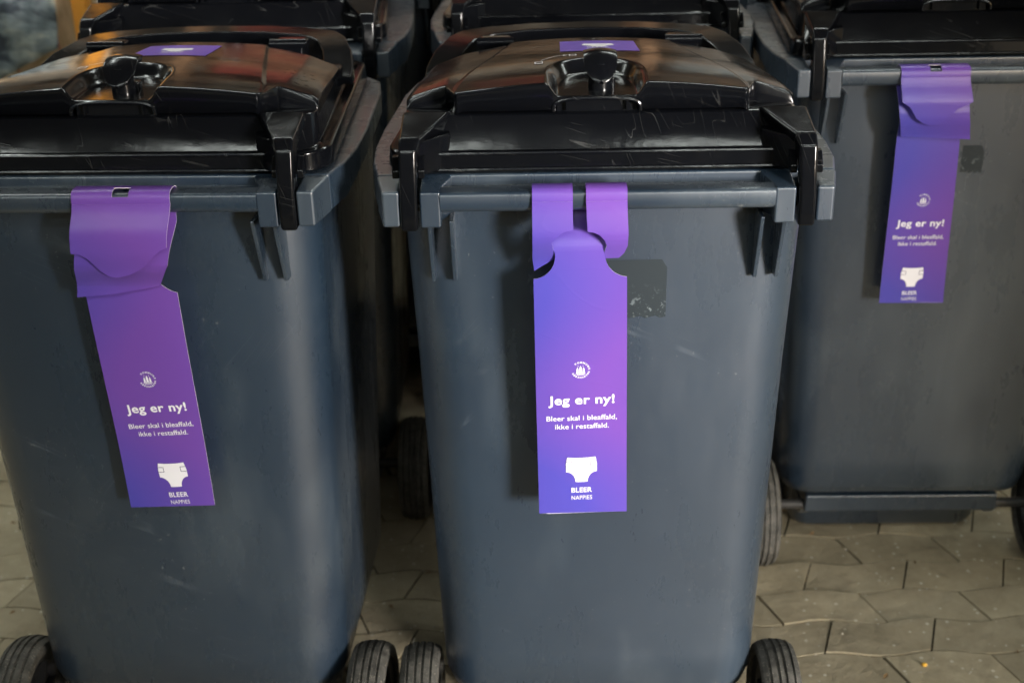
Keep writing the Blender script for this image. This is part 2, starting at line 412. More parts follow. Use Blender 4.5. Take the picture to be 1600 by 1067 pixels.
    # skirt round the border
    bord = [(i, 0) for i in range(ni)] + [(ni-1, j) for j in range(1, nj)] + [(i, nj-1) for i in range(ni-2, -1, -1)] + [(0, j) for j in range(nj-2, 0, -1)]
    base = len(V)
    for (i, j) in bord:
        x, y, z = V[i*nj+j]; k_ = bot(xs[i]) if j == 0 else lerp(.058, .050, j/nj) if i in (0, ni-1) else .060
        V.append((x, y - (.001 + .011*sstep(.196, .214, abs(xs[i])) if j == 0 else 0), H+min(k_, z-H-.004)))
    nb = len(bord)
    for k_ in range(nb):
        a, c = bord[k_], bord[(k_+1) % nb]; F.append((a[0]*nj+a[1], base+k_, base+(k_+1) % nb, c[0]*nj+c[1]))
    flap = mesh('flap', V, F, BLACK, root, smooth=True, angle=38)
    so_ = flap.modifiers.new('thick', 'SOLIDIFY'); so_.thickness = .0035; so_.offset = -1
    # grip frame with two little ribs inside
    gp = []
    for i in range(25):
        t = math.pi*(1-i/24)
        g = .0575*math.copysign(abs(math.cos(t))**.55, math.cos(t)); gp.append((KX+X+g, .0955, H+.0740+.0160*math.sin(t)**.6 if 0 < i < 24 else H+.0725))
    G = MB(); G.tube(gp, .0028, 8); grip = G.build('grip', BLACK, root, smooth=True)
    G = MB(); G.box(KX+X-.053, KX+X+.053, .104, .112, H+.070, H+.087)
    for s in (-1, 1): G.box(KX+X+s*.040-.001, KX+X+s*.040+.001, .097, .104, H+.072, H+.089)
    G.build('grip_recess', BLACK, grip)
    # twist latch
    K = MB()
    kx, ky, kz = KX+X+.006, .134, H+.0925
    rings = [[(kx+rr*math.cos(a), ky+rr*math.sin(a), kz+z) for a in (2*math.pi*i/20 for i in range(20))] for z, rr in ((-.004, .0165), (.010, .0160), (.016, .0150), (.036, .0145))]
    K.loft(rings); latch = K.build('latch_post', BLACK, root, smooth=True, angle=50)
    foot = MB().box(kx+.006, kx+.020, ky+.004, ky+.020, kz-.003, kz+.014).build('latch_foot', BLACK, latch, bevel=.003)
    # curved thumb lever: D-shaped plate bent over the post
    A = []; B_ = []; nu, nv = 14, 18
    LV = []; LF = []
    for j in range(nv+1):
        t = j/nv; yy = lerp(.030, -.030, t)               # back -> front (towards the handle)
        wdt = .0225 if t < .55 else .0225*math.sqrt(max(.0, 1-((t-.55)/.45)**2.3))
        wdt = max(wdt, .0035)
        bend = .049 - 15.0*(yy-.016)**2 if yy < .016 else .049 - 5*(yy-.016)**2
        for i in range(nu+1):
            u = lerp(-1, 1, i/nu); LV.append((kx+u*wdt, ky+yy, kz+bend-.0035*u*u))
    for j in range(nv):
        for i in range(nu): q = j*(nu+1)+i; LF.append((q, q+1, q+nu+2, q+nu+1))
    lev = mesh('latch_lever', LV, LF, BLACK, root, smooth=True, angle=60)
    sm = lev.modifiers.new('t', 'SOLIDIFY'); sm.thickness = .009; sm.offset = 1 if lev.data.polygons[0].normal.z < 0 else -1
    bv = lev.modifiers.new('b', 'BEVEL'); bv.width = .0028; bv.segments = 3; bv.angle_limit = math.radians(50)
    # white turning arrow and the two little lock signs printed on the flap
    pr_ = MB()
    def onflap(x, y, dz=.0007): return (x*tap(y)+X, y, H+top(x, y)+dz)
    pts = []
    for i in range(15):
        t = i/14; pts.append((lerp(-.080, -.047, t), .226+.040*math.sin(t*math.pi/2)))
    for i in range(14):
        (x0, y0), (x1, y1) = pts[i], pts[i+1]; dx, dy = x1-x0, y1-y0; q = .0008/math.hypot(dx, dy)
        pr_.add([onflap(x0-dy*q, y0+dx*q), onflap(x0+dy*q, y0-dx*q), onflap(x1+dy*q, y1-dx*q), onflap(x1-dy*q, y1+dx*q)], [(0, 1, 2, 3)])
    pr_.add([onflap(-.048, .2710), onflap(-.048, .2610), onflap(-.041, .266)], [(0, 1, 2)])
    for (cx_, cy_, sz) in ((-.083, .210, .0060), (-.034, .266, .0055)):
        for (a0, b0, a1, b1) in ((-1, -1, 1, -.6), (-1, .6, 1, 1), (-1, -1, -.7, 1), (.7, -1, 1, 1)):
            pr_.add([onflap(cx_+a*sz, cy_+b2*sz*1.3) for a, b2 in ((a0, b0), (a1, b0), (a1, b1), (a0, b1))], [(0, 1, 2, 3)])
    # embossed marks: raised fine lettering on the side panels
    pr_.build('turn_arrow_print', WHITE, flap)
    em = MB()
    for s in (-1, 1):
        for q in range(3):
            tv, tf = text_mesh('PE-HD', .011, .0002); ox, oy = s*.222-.020, .118+.028*q
            em.add([onflap(ox+p[0]*1.0, oy+p[1]*1.2, .0006) for p in tv], tf)
    # (kept as plain raised ticks, too small to read)
    em2 = MB(); rnd = random.Random(3)
    for s in (-1, 1):
        for q in range(16):
            cx_, cy_ = s*.222+rnd.uniform(-.022, .022), .190+.014*(q//4)*2+rnd.uniform(-.003, .003); ww = rnd.uniform(.0012, .003)
            p = [onflap(cx_+a*ww, cy_+c*.0013, .0008) for a, c in ((-1, -1), (1, -1), (1, 1), (-1, 1))]; em2.add(p, [(0, 1, 2, 3)])
    tag(em2.build('embossed_marks', BLACK, flap), kind='stuff')
    # ---- knuckles behind the flap and the raised rear frame
    for s in (-1, 1):
        k2 = MB(); k2.box(s*.149-.025+X, s*.149+.025+X, .485, .535, H+.040, H+.078); kn = k2.build('hinge', BLACK, lid, bevel=.005, seg=3)
        k2 = MB(); k2.tube([(s*.149-.029+X, .492, H+.0755), (s*.149+.029+X, .492, H+.0755)], .0085, 12)
        k2.build('hinge_pin', BLACK, lid, smooth=True)
    oc = [(-.2580, .425, .040), (-.2570, .455, .049), (-.247, .510, .061), (-.226, .575, .069), (-.207, .604, .0715), (-.17, .618, .0735), (-.09, .628, .0765), (0, .631, .0775)]
    ic = [(-.2100, .425, .040), (-.2095, .455, .048), (-.199, .510, .061), (-.184, .550, .068), (-.170, .564, .0705), (-.15, .572, .0730), (-.09, .581, .0760), (0, .584, .0770)]
    oc += [(-x, y, z) for x, y, z in oc[-2::-1]]; ic += [(-x, y, z) for x, y, z in ic[-2::-1]]
    n = len(oc); vs = []; fs = []
    for k0, (o3, i3) in enumerate(zip(oc, ic)):
        vs += [(o3[0]*1.01+X, o3[1]+(.012 if k0 > 3 and k0 < 11 else 0), H+.025), (o3[0]+X, o3[1], H+o3[2]), (i3[0]+X, i3[1], H+i3[2]), (i3[0]+X, i3[1]+.001, H+.028)]
    for k_ in range(n-1):
        for q in range(4): fs.append((k_*4+q, (k_+1)*4+q, (k_+1)*4+(q+1) % 4, k_*4+(q+1) % 4))
    fs += [(0, 1, 2, 3), tuple((n-1)*4+q for q in (3, 2, 1, 0))]
    mesh('rear_frame', vs, fs, BLACK, lid, bevel=.003, seg=3)
    # ---- purple nappy sticker on the flap, with print
    S = MB(); gx, gy = 14, 8; P2 = []
    for i in range(gx+1):
        for j in range(gy+1): P2.append(onflap(lerp(-.052, .069, i/gx), lerp(.308, .412, j/gy), .0006))
    S.add(P2, [(i*(gy+1)+j, (i+1)*(gy+1)+j, (i+1)*(gy+1)+j+1, i*(gy+1)+j+1) for i in range(gx) for j in range(gy)])
    stk = S.build('nappy_sticker', STICK, root, smooth=True)
    pp = MB(); nv_, nf_ = nappy(0, 0, .050, .030)
    sub = lambda x, y: onflap(.008+x, .362+y*1.1, .0011)
    pp.add([sub(*p) for p in nv_], nf_)
    tv, tf = fit_text('BLEER', -.018, .018, -.022, .008, .01); pp.add([sub(*p) for p in tv], tf)
    tv, tf = fit_text('NAPPIES', -.018, .018, -.032, .0055); pp.add([sub(*p) for p in tv], tf)
    pp.build('sticker_print', WHITE, stk)
    return root

def nappy(cx, cy, w_, h_):
    """outline of the nappy sign, centred: polygon in 2D"""
    hw = w_/2; P = [(-.90, .98), (-.45, .93), (0, .92), (.45, .93), (.90, .98), (.96, .70), (1.0, .40), (.99, -.08)]
    for i in range(9):   # right leg arc
        a = math.radians(lerp(90, 180, i/8)); P.append((.99-.0-.60*(1-math.cos(math.radians(90*i/8)))*0 - .60*math.sin(math.radians(90*i/8)), -.18-.80*(1-math.cos(math.radians(90*i/8)))))
    P += [(.20, -1.0), (-.20, -1.0)]
    for i in range(8, -1, -1):
        P.append((-.99+.60*math.sin(math.radians(90*i/8)), -.18-.80*(1-math.cos(math.radians(90*i/8)))))
    P += [(-.99, -.08), (-1.0, .40), (-.96, .70)]
    return [(cx+x*hw, cy+y*h_/2) for x, y in P], [tuple(range(len(P)))]

# ------------------------------------------------------------------ hang tags
def sheet(name, P, m, parent, fn=lambda x, z: 0.0, thick=.0009, y=0.0, cuts=22):
    """a card outline (x, z) cut finely and bent by fn(x, z) -> y offset; white cut edge"""
    zs = sorted(set(round(p[1], 6) for p in P)); rows = []
    z0, z1 = zs[0], zs[-1]; q = max(1, round((z1-z0)/.008))
    cand = sorted(set([z0+2e-5, z1-2e-5] + [z+e for z in zs for e in (-2e-5, 2e-5)] + [lerp(z0, z1, i/q) for i in range(q+1)]))
    for z in cand:
        if not z0 < z < z1: continue
        if rows and z-rows[-1][0] < 1e-5: continue
        xs_ = [a[0]+(z-a[1])/(b[1]-a[1])*(b[0]-a[0]) for a, b in zip(P, P[1:]+P[:1]) if (a[1]-z)*(b[1]-z) < 0]
        if len(xs_) >= 2: rows.append((z, min(xs_), max(xs_)))
    k_ = 14; V = []; F = []
    for z, a, b in rows:
        for i in range(k_+1): x = lerp(a, b, i/k_); V.append((x, y+fn(x, z), z))
    for j in range(len(rows)-1):
        for i in range(k_): q = j*(k_+1)+i; F.append((q, q+1, q+k_+2, q+k_+1))
    me = bpy.data.meshes.new(name); me.from_pydata(V, [], F)
    me.materials.append(m); me.materials.append(WHITE2); me.polygons.foreach_set('use_smooth', [True]*len(me.polygons))
    o = link(bpy.data.objects.new(name, me), parent)
    s = o.modifiers.new('t', 'SOLIDIFY'); s.thickness = thick; s.offset = -1; s.material_offset_rim = 1
    es = o.modifiers.new('e', 'EDGE_SPLIT'); es.split_angle = math.radians(50)
    return o
def wrap(name, xa, xb, m, parent, skew=0.0, zf=-.012, zb=-.030, notch=None):
    """card strip bent over the handle bar from front to back between xa and xb"""
    path = [(-.0042, -.0184), (-.0042, -.0145), (-.0032, -.0090), (-.0003, -.0042), (.005, -.0020), (.013, -.0014), (.022, -.0018), (.029, -.0045), (.0335, -.010), (.0345, -.018), (.030, zb)]
    V = []; F = []; nn = 12
    for i in range(nn+1):
        x = lerp(xa, xb, i/nn)
        for j, (yy, zz) in enumerate(path): V.append((x, yy, zz + skew*(i/nn-.5)*0))
    L_ = len(path)
    for i in range(nn):
        xm = lerp(xa, xb, (i+.5)/nn)
        for j in range(L_-1):
            if notch and notch[0] < xm < notch[1] and j in (2, 3, 4): continue
            F.append((i*L_+j, i*L_+j+1, (i+1)*L_+j+1, (i+1)*L_+j))
    me = bpy.data.meshes.new(name); me.from_pydata([(a, b, c+H) for a, b, c in V], [], F)
    bm = bmesh.new(); bm.from_mesh(me)
    loose = [v for v in bm.verts if not v.link_faces]; bmesh.ops.delete(bm, geom=loose, context='VERTS')
    bmesh.ops.recalc_face_normals(bm, faces=bm.faces[:]); bm.faces.ensure_lookup_table()
    if bm.faces[0].normal.y > 0: bmesh.ops.reverse_faces(bm, faces=bm.faces[:])
    bm.to_mesh(me); bm.free(); me.materials.append(m); me.materials.append(WHITE2)
    me.polygons.foreach_set('use_smooth', [True]*len(me.polygons))
    o = link(bpy.data.objects.new(name, me), parent)
    s = o.modifiers.new('t', 'SOLIDIFY'); s.thickness = .0009; s.offset = -1; s.material_offset_rim = 1
    es = o.modifiers.new('e', 'EDGE_SPLIT'); es.split_angle = math.radians(50)
    return o
def arc(cx, cz, r, a0, a1, n=10): return [(cx+r*math.cos(math.radians(lerp(a0, a1, i/n))), cz+r*math.sin(math.radians(lerp(a0, a1, i/n)))) for i in range(n+1)]

def tag_print(root, main, fn, y, o, ux, sc_=1.0):
    """print of the tag. o = point of the crest centre (x, z); ux = unit vector along the text; metres"""
    ox, oz = o; vx, vz = ux; nx_, nz_ = -vz, vx
    def mp(x, y_, lift=.0009):
        X_ = ox + vx*x*sc_ + nx_*y_*sc_; Z_ = oz + vz*x*sc_ + nz_*y_*sc_
        return (X_, y + fn(X_, Z_) - lift, Z_)
    def put(name, lst, m=WHITE, lift=.0009):
        M_ = MB()
        for vs, fs in lst: M_.add([mp(p[0], p[1], lift) for p in vs], fs)
        ob = M_.build(name, m, main, recalc=False); return ob
    # crest: three towers over waves in a ring of letters
    L = []
    def quad(a, b, c, d): L.append(([(a, b), (c, b), (c, d), (a, d)], [(0, 1, 2, 3)]))
    def tri(x, b, hw, t): L.append(([(x-hw, b), (x+hw, b), (x, t)], [(0, 1, 2)]))
    for cx, hw, hb in ((-.0042, .0013, .0010), (0, .0016, .0032), (.0042, .0013, .0010)):
        quad(cx-hw, -.0042, cx+hw, hb); tri(cx, hb+.0002, hw*.95, hb+.0036)
    quad(-.0062, -.0044, .0062, -.0034)
    for z_, hw in ((-.0056, .0066), (-.0072, .0052)):
        n = 12
        for i in range(n):
            a, b = lerp(-hw, hw, i/n), lerp(-hw, hw, (i+1)/n); za, zb = z_+.0004*math.sin(i*math.pi/1.5), z_+.0004*math.sin((i+1)*math.pi/1.5)
            L.append(([(a, za-.0004), (b, zb-.0004), (b, zb+.0004), (a, za+.0004)], [(0, 1, 2, 3)]))
    for cx, cy in ((-.0034, .0062), (.0034, .0062)):
        L.append(([(cx+.0006*math.cos(a*math.pi/3), cy+.0006*math.sin(a*math.pi/3)) for a in range(6)], [tuple(range(6))]))
    put('crest_towers', L)
    L = []
    def ring(txt, a0, a1, flip):
        for i, ch in enumerate(txt):
            if ch == ' ': continue
            t = math.radians(lerp(a0, a1, i/(len(txt)-1))); vs, fs = text_mesh(ch, .0036, .00012, 'CENTER')
            r = .0128 if flip else .0106
            out_ = []
            for (px, py) in vs:
                if flip: rr = r - py; aa = t + px/r; 
                else: rr = r + py; aa = t - px/r
                out_.append((rr*math.cos(aa), rr*math.sin(aa)))
            L.append((out_, fs))
    ring('KOMMUNE', 125, 8, False); ring('K\u00d8BENHAVNS', 208, 345, True)
    put('crest_ring_lettering', L)
    put('headline_print', [fit_text('Jeg er ny!', -.0450, .0465, -.0540, .0142, .022, 1.05)])
    put('text_print', [fit_text('Bleer skal i bleaffald,', -.0480, .0500, -.0800, .0078, .004), fit_text('ikke i restaffald.', -.0362, .0388, -.0935, .0078, .004)])
    nv_, nf_ = nappy(-.0000, -.1610, .0440, .0415)
    np_ = put('nappy_print', [(nv_, nf_)])
    L = []
    for s in (-1, 1):
        x1 = s*.0220; x0 = s*.0132; za, zb = -.1475, -.1555
        def seg(a, b, c, d, t=.00042):
            dx, dy = c-a, d-b; q = t/math.hypot(dx, dy); L.append(([(a-dy*q, b+dx*q), (a+dy*q, b-dx*q), (c+dy*q, d-dx*q), (c-dy*q, d+dx*q)], [(0, 1, 2, 3)]))
        seg(x0, za, x1*.985, za); seg(x0, za, x0, zb); seg(x0, zb, x1*.99, zb)
    put('nappy_tab_lines', L, DARKP, .0014)
    put('caption_print', [fit_text('BLEER', -.0146, .0146, -.1990, .0080, .016, 1.05), fit_text('NAPPIES', -.0146, .0148, -.2110, .0066, -.002, 1.05)])

def place(b, child_fn): pass

BIN = {}
proto = make_bin()
def copy_tree(o, parent=None):
    c = o.copy(); col.objects.link(c)
    if parent: c.parent = parent; c.matrix_parent_inverse = o.matrix_parent_inverse.copy()
    for ch in list(o.children): copy_tree(ch, c)
    return c
spots = [('M', .1268, 1.6396, -.0201, 'grey wheelie bin in the middle of the front row with a straight purple tag'),
         ('L', -.5374, 1.6697, -.0650, 'grey wheelie bin at the left of the front row with a slanting purple tag'),
         ('R', .7813, 2.2235, -.0246, 'grey wheelie bin at the right of the second row, its axle showing'),
         ('BM', .1666, 2.4962, -.0204, 'wheelie bin directly behind the middle front bin'),
         ('BL', -.5040, 2.4333, -.0084, 'wheelie bin directly behind the left front bin'),
         ('R2', .800, 2.850, -.02, 'wheelie bin behind the right tagged bin, just a grey lug showing'),
         ('BL2', -.411, 3.045, .01, 'third row wheelie bin behind the left pair, grey rim piece at the top edge'),
         ('BM2', .230, 3.120, .0, 'third row wheelie bin behind the middle pair, almost hidden')]
for key, x, y, rz, lab in spots:
    o = proto if key == 'M' else copy_tree(proto)
    o.location = (x, y, 0); o.rotation_euler = (0, -.0060 if key == 'L' else 0, rz); o['label'] = lab; BIN[key] = o
    if key == 'L':      # its lid sits a little to the right on its pins
        for ch in o.children:
            if ch.name.split('.')[0] in ('lid', 'flap', 'grip', 'latch_post', 'latch_lever', 'nappy_sticker'): ch.location.x += .020
bpy.context.view_layer.update()

# old label residue on two bodies
def residue(b, x0, x1, z0, z1, cut=.006):
    pts = [(x0, z0), (x1, z0+.002), (x1-.001, z1-cut*1.4), (x1-.007, z1), (x0, z1-.006)]
    n = 1; vs = []; 
    def wy(z): return lerp(.0660, .0710, (-.1-z)/.2)-.0008
    vs = [(x, wy(z), H+z) for x, z in pts]
    hx = .272
    n = 12; V = []; F = []
    for i in range(n+1):
        x = lerp(x0, x1, i/n); c = max(0, (x-(x1-.008))/.008)
        for j in range(7):
            z = lerp(z1-.012*c**2, z0+.002*math.sin(i*2.1), j/6); V.append((x, wy(z)-.015*(1-(x/hx)**2), H+z))
    F = [(i*7+j, i*7+j+1, (i+1)*7+j+1, (i+1)*7+j) for i in range(n) for j in range(6)]
    return mesh('label_residue', V, F, RES, BIN[b], recalc=True)
residue('M', .000, .0848, -.208, -.122)
residue('R', .018, .056, -.205, -.155)

G = 'purple hang tags on the bin handles'
def tag_root(b, label):
    o = empty('hang_tag' , BIN[b].location - Vector((0, 0, 0)), label, 'hang tag', G, BIN[b].rotation_euler.z); o.rotation_euler = BIN[b].rotation_euler; return o
Z = lambda pts: [(x, z+H) for x, z in pts]
# --- middle tag: two straps over the bar, head pushed through from behind
tm = tag_root('M', 'purple hang tag on the middle front bin, hanging straight from two straps over its handle')
def fm(x, z):
    d = z-H
    y0 = -.0045 if d < -.085 else lerp(-.0045, .026, sstep(-.085, -.030, d))
    return y0 + lerp(0, .012, sstep(-.14, -.45, d)) + .0015*math.sin((x+.03)*30)
neckL = [(-.0967, -.1245)] + arc(-.0995, -.0935, .0315, -75, 8, 8) + [(-.0712, -.0800), (-.0725, -.073), (-.0665, -.066), (-.0560, -.060), (-.050, -.052), (-.050, -.030)]
neckR = [(-.020, -.030), (-.020, -.052), (-.010, -.062), (-.0035, -.070), (-.0015, -.079), (-.0045, -.087)] + arc(.0290, -.0925, .0315, 172, 258, 8)[0:] + [(.0266, -.1240)]
outline = neckL + neckR + [(.0300, -.32), (.0331, -.4946), (-.0929, -.4948), (-.0950, -.32)]
main = sheet('tag_card', Z(outline), TAGM, tm, fm)
tag_print(tm, main, fm, 0.0, (-.0342, H-.2612), (1.0, .012), 1.0)
def fs_(x, z):
    d = z-H; return -.0042 - .010*sstep(-.02, -.060, d) + .020*sstep(-.060, -.118, d)
sheet('left_strap'.replace('left_', ''), Z([(-.0970, -.0185), (-.0448, -.0185), (-.0448, -.054)] + [(-.0560, -.0560), (-.0660, -.0630), (-.0720, -.0720), (-.0700, -.0850)] + [(-.070, -.1000), (-.0955, -.1175), (-.0975, -.1)]), TAGM, tm, fs_)
sheet('strap', Z([(-.0277, -.0185), (.0252, -.0185), (.0268, -.060), (.0262, -.078), (.0225, -.090), (.0160, -.0985), (-.0020, -.0990), (-.0035, -.088), (-.0008, -.0770), (-.0035, -.0690), (-.0105, -.0610), (-.0180, -.0575), (-.0260, -.0560)]), TAGM, tm, fs_)
wrap('strap_fold', -.0970, -.0448, TAGM, tm); wrap('strap_fold', -.0277, .0252, TAGM, tm)
# --- left tag: wide flap over the bar, tongue tucked in, card slanting to the right
tl = tag_root('L', 'slanting purple hang tag folded over the handle of the left front bin')
def fl(x, z): d = z-H; return .014 + lerp(.0, .012, sstep(-.14, -.45, d)) - .003*math.sin((x-.03)*22)
main = sheet('tag_card', Z([(-.0306, -.5028), (.0980, -.4938), (.0914, -.1501), (.0825, -.1470), (.0735, -.1410), (.0666, -.1345), (.063, -.118), (.055, -.09), (-.025, -.09), (-.0400, -.1281), (-.0377, -.1631)]), TAGM, tl, fl)
tag_print(tl, main, fl, 0.0, (.0281, H-.2856), (.9958, .0915), .985)
def fb(x, z): d = z-H; return lerp(.018, -.010, sstep(-.03, -.09, d)) + .016*sstep(-.10, -.142, d)
sheet('folded_end', Z([(-.0290, -.030), (-.0325, -.0840), (-.0461, -.1544), (0.005, -.1500), (.0708, -.1377), (.0906, -.1018), (.1039, -.0476), (.102, -.030)]), TAGM, tl, fb)
def fa(x, z): d = z-H; return -.0042 - .016*sstep(-.018, -.060, d) + .005*sstep(-.08, -.115, d)
sheet('front_flap', Z([(-.0270, -.0185), (.1038, -.0185), (.1000, -.045), (.0959, -.0732), (.0860, -.0775), (.0784, -.0835), (.0681, -.0945), (.0550, -.1055), (.0390, -.1135), (.0220, -.1172), (.0110, -.1150), (.0010, -.1075), (-.0060, -.0970), (-.0125, -.0880), (-.0215, -.0830), (-.0335, -.0808)]), TAGM, tl, fa)
wrap('flap_fold', -.0270, .1038, TAGM, tl, notch=(.027, .046))
# --- right tag
tr = tag_root('R', 'purple hang tag on the right second row bin, folded over its handle and leaning left')
def fr(x, z): d = z-H; return .014 + lerp(.0, .014, sstep(-.14, -.45, d)) + .002*math.sin((x+.05)*25)
main = sheet('tag_card', Z([(-.1075, -.4437), (.0100, -.4465), (-.0024+.001, -.1298), (-.002, -.09), (-.108, -.09), (-.1110, -.1259)]), TAGM, tr, fr)
tag_print(tr, main, fr, 0.0, (-.0515, H-.2433), (.9995, -.014), .93)
def frb(x, z): d = z-H; return lerp(.020, -.008, sstep(-.02, -.08, d)) + .010*sstep(-.09, -.128, d)
sheet('folded_end', Z([(-.1207, -.030), (-.1160, -.08), (-.1068, -.1226), (.0118, -.1289), (.003, -.085), (-.0016, -.0448), (-.004, -.03)]), TAGM, tr, frb)
sheet('front_flap', Z([(-.1185, -.0185), (-.0030, -.0185), (-.0010, -.035), (.0018, -.0574), (-.0114, -.0638), (-.0230, -.0695), (-.0310, -.0780), (-.0380, -.0880), (-.0490, -.0950), (-.0640, -.0970), (-.0790, -.0930), (-.0900, -.0850), (-.0960, -.0750), (-.1030, -.0650), (-.1163, -.0556)]), TAGM, tr, fa)
wrap('flap_fold', -.1185, -.0030, TAGM, tr, notch=(-.070, -.052))

# ------------------------------------------------------------------ ground and pavers
gr = mesh('ground', [(-60, -60, -.006), (60, -60, -.006), (60, 60, -.006), (-60, 60, -.006)], [(0, 1, 2, 3)], SAND); tag(gr, kind='structure')
def paver_outline(x, y, kind):
    """one interlocking block: slanted ends, bumped long sides; kind 0 '/', 1 '\\'"""
    L_, D_ = .20, .0985; g = .0019; s = .017 if kind == 0 else -.017
    def wob(xx, row):  # shared wavy joint between rows
        return .0075*math.sin(2*math.pi*(xx-.535)/.20)
    pts = []
    n = 8
    for i in range(n+1):
        xx = lerp(x-s+g, x+L_-s-g, i/n); pts.append((xx, y+g+wob(xx, 0)))
    for i in range(n+1):
        xx = lerp(x+L_+s-g, x+s+g, i/n); pts.append((xx, y+D_-g+wob(xx, 1)))
    return pts
cells = []
for r in range(-12, 62):
    kind = r % 2; y = 2.0115+.0985*(r) - .0985*0
    for c in range(-16, 22):
        x = (.590 if kind == 0 else .495) + .20*c
        if -3.2 < x < 3.8 and -.6 < y < 7: cells.append((x, y, kind))
def vis(c):
    x, y, _ = c; x += .1; y += .05
    if not (1.75 < y < 4.2): return 9e9
    u = (x+.0)/y
    if x < -.78: s = 0 if (x/y > -.60) else 5
    elif x > .40: s = 0 if x/y < .62 else 5
    else: s = 2
    if 2.35 < y < 2.9 and .4 < x < 1.2: s += 1
    return s*10 + math.hypot(x, y-0)
order = sorted(cells, key=vis)
cache = {}
rnd = random.Random(5)
def paver_geo(kind, dz=0.0, var=0):
    P = [(x, y) for x, y in paver_outline(0, 0, kind)]
    cx = sum(p[0] for p in P)/len(P); cy = sum(p[1] for p in P)/len(P)
    vs = [(cx+(x-cx)*.978, cy+(y-cy)*.955, 0) for x, y in P] + [(x, y, -.004) for x, y in P] + [(x, y, -.03) for x, y in P]
    n = len(P); fs = [tuple(range(n))]
    for k_ in range(2): fs += [(k_*n+(i+1) % n, k_*n+i, (k_+1)*n+i, (k_+1)*n+(i+1) % n) for i in range(n)]
    return vs, fs
# outline is periodic with the block length, so one mesh per row kind serves all; rows share the same wave phase
def phase_geo(kind):
    x0 = .590 if kind == 0 else .495
    P = [(x-x0, y) for x, y in paver_outline(x0, 0, kind)]
    cx = sum(p[0] for p in P)/len(P); cy = sum(p[1] for p in P)/len(P)
    vs = [(cx+(x-cx)*.999, cy+(y-cy)*.998, 0) for x, y in P] + [(x, y, -.0010) for x, y in P] + [(x, y, -.03) for x, y in P]
    n = len(P); fs = [tuple(reversed(range(n)))]
    for k_ in range(2): fs += [(k_*n+i, k_*n+(i+1) % n, (k_+1)*n+(i+1) % n, (k_+1)*n+i) for i in range(n)]
    return vs, [f for f in fs]
for kind in (0, 1):
    vs, fs = phase_geo(kind); me = bpy.data.meshes.new('paver'); me.from_pydata(vs, [], fs)
    bm = bmesh.new(); bm.from_mesh(me); bmesh.ops.recalc_face_normals(bm, faces=bm.faces[:]); bm.to_mesh(me); bm.free()
    me.materials.append(PAVER); cache[kind] = (me, vs, fs)
for c in order[:300]:
    o = bpy.data.objects.new('paver', cache[c[2]][0]); col.objects.link(o); o.parent = gr
    o.location = (c[0], c[1], rnd.uniform(-.0012, .0012)); o.rotation_euler = (rnd.uniform(-.006, .006), rnd.uniform(-.006, .006), rnd.uniform(-.006, .006))
R_ = MB()
for c in order[300:]:
    _, vs, fs = cache[c[2]]; dz = rnd.uniform(-.001, .001); R_.add([(v[0]+c[0], v[1]+c[1], v[2]+dz) for v in vs], fs)
rest = R_.build('far_pavers', PAVER, gr, recalc=True); tag(rest, kind='stuff')
# paving beyond the modelled blocks
for nm, (a, b, c, d) in (('paving', (-60, 60, 7.0, 60)), ('paving', (-60, 60, -60, -.63)), ('paving', (-60, -3.25, -.63, 7.0)), ('paving', (3.98, 60, -.63, 7.0))):
    tag(mesh(nm, [(a, c, -.001), (b, c, -.001), (b, d, -.001), (a, d, -.001)], [(0, 1, 2, 3)], PAVER), kind='structure')
# grit lying on the paving
GRIT = mat('pale_grit', (.50, .47, .40), .8, .2); YEL = mat('yellow_leaf', (.75, .42, .05), .6, .3)
gm = MB()
for i in range(1600):
    y = rnd.uniform(1.75, 3.2); x = rnd.uniform(.35, 1.5) if i % 3 else rnd.uniform(-1.6, -.1); r = rnd.uniform(.0006, .0034)*(rnd.random()**.7)
    vs = [(x+r*math.cos(a)*rnd.uniform(.7, 1.2), y+r*math.sin(a)*rnd.uniform(.7, 1.2), .0005) for a in (0, 1.57, 3.14, 4.71)] + [(x, y, r*1.1)]
    gm.add(vs, [(0, 1, 4), (1, 2, 4), (2, 3, 4), (3, 0, 4)])
tag(gm.build('grit', GRIT), kind='stuff')
lf = mat('dry_leaf', (.20, .12, .05), .7, .3); lm = MB()
for i in range(46):
    y = rnd.uniform(1.85, 3.0); x = rnd.uniform(.42, 1.45) if i % 2 else rnd.uniform(-1.5, -.15); a = rnd.uniform(0, 6.28); L_ = rnd.uniform(.003, .011); W_ = L_*rnd.uniform(.2, .45); h_ = rnd.uniform(.001, .004)
    c, q = math.cos(a), math.sin(a); lm.add([(x+L_*c, y+L_*q, .001), (x-W_*q, y+W_*c, .001+h_), (x-L_*c, y-L_*q, .001), (x+W_*q, y-W_*c, .001+h_*.4)], [(0, 1, 2), (0, 2, 3)])
tag(lm.build('leaf_scraps', lf), kind='stuff')
yl = MB(); r = .0055; cx, cy = .7455, 1.975
yl.loft([[(cx+q*r*math.cos(a)*(1+.15*math.sin(3*a)), cy+q*r*.8*math.sin(a), z) for a in (2*math.pi*i/10 for i in range(10))] for z, q in ((.0008, .8), (.003, 1.0), (.006, .6))])
tag(yl.build('yellow_bud', YEL, smooth=True), 'tiny yellow bud lying on the paving right of the middle bin', 'bud')

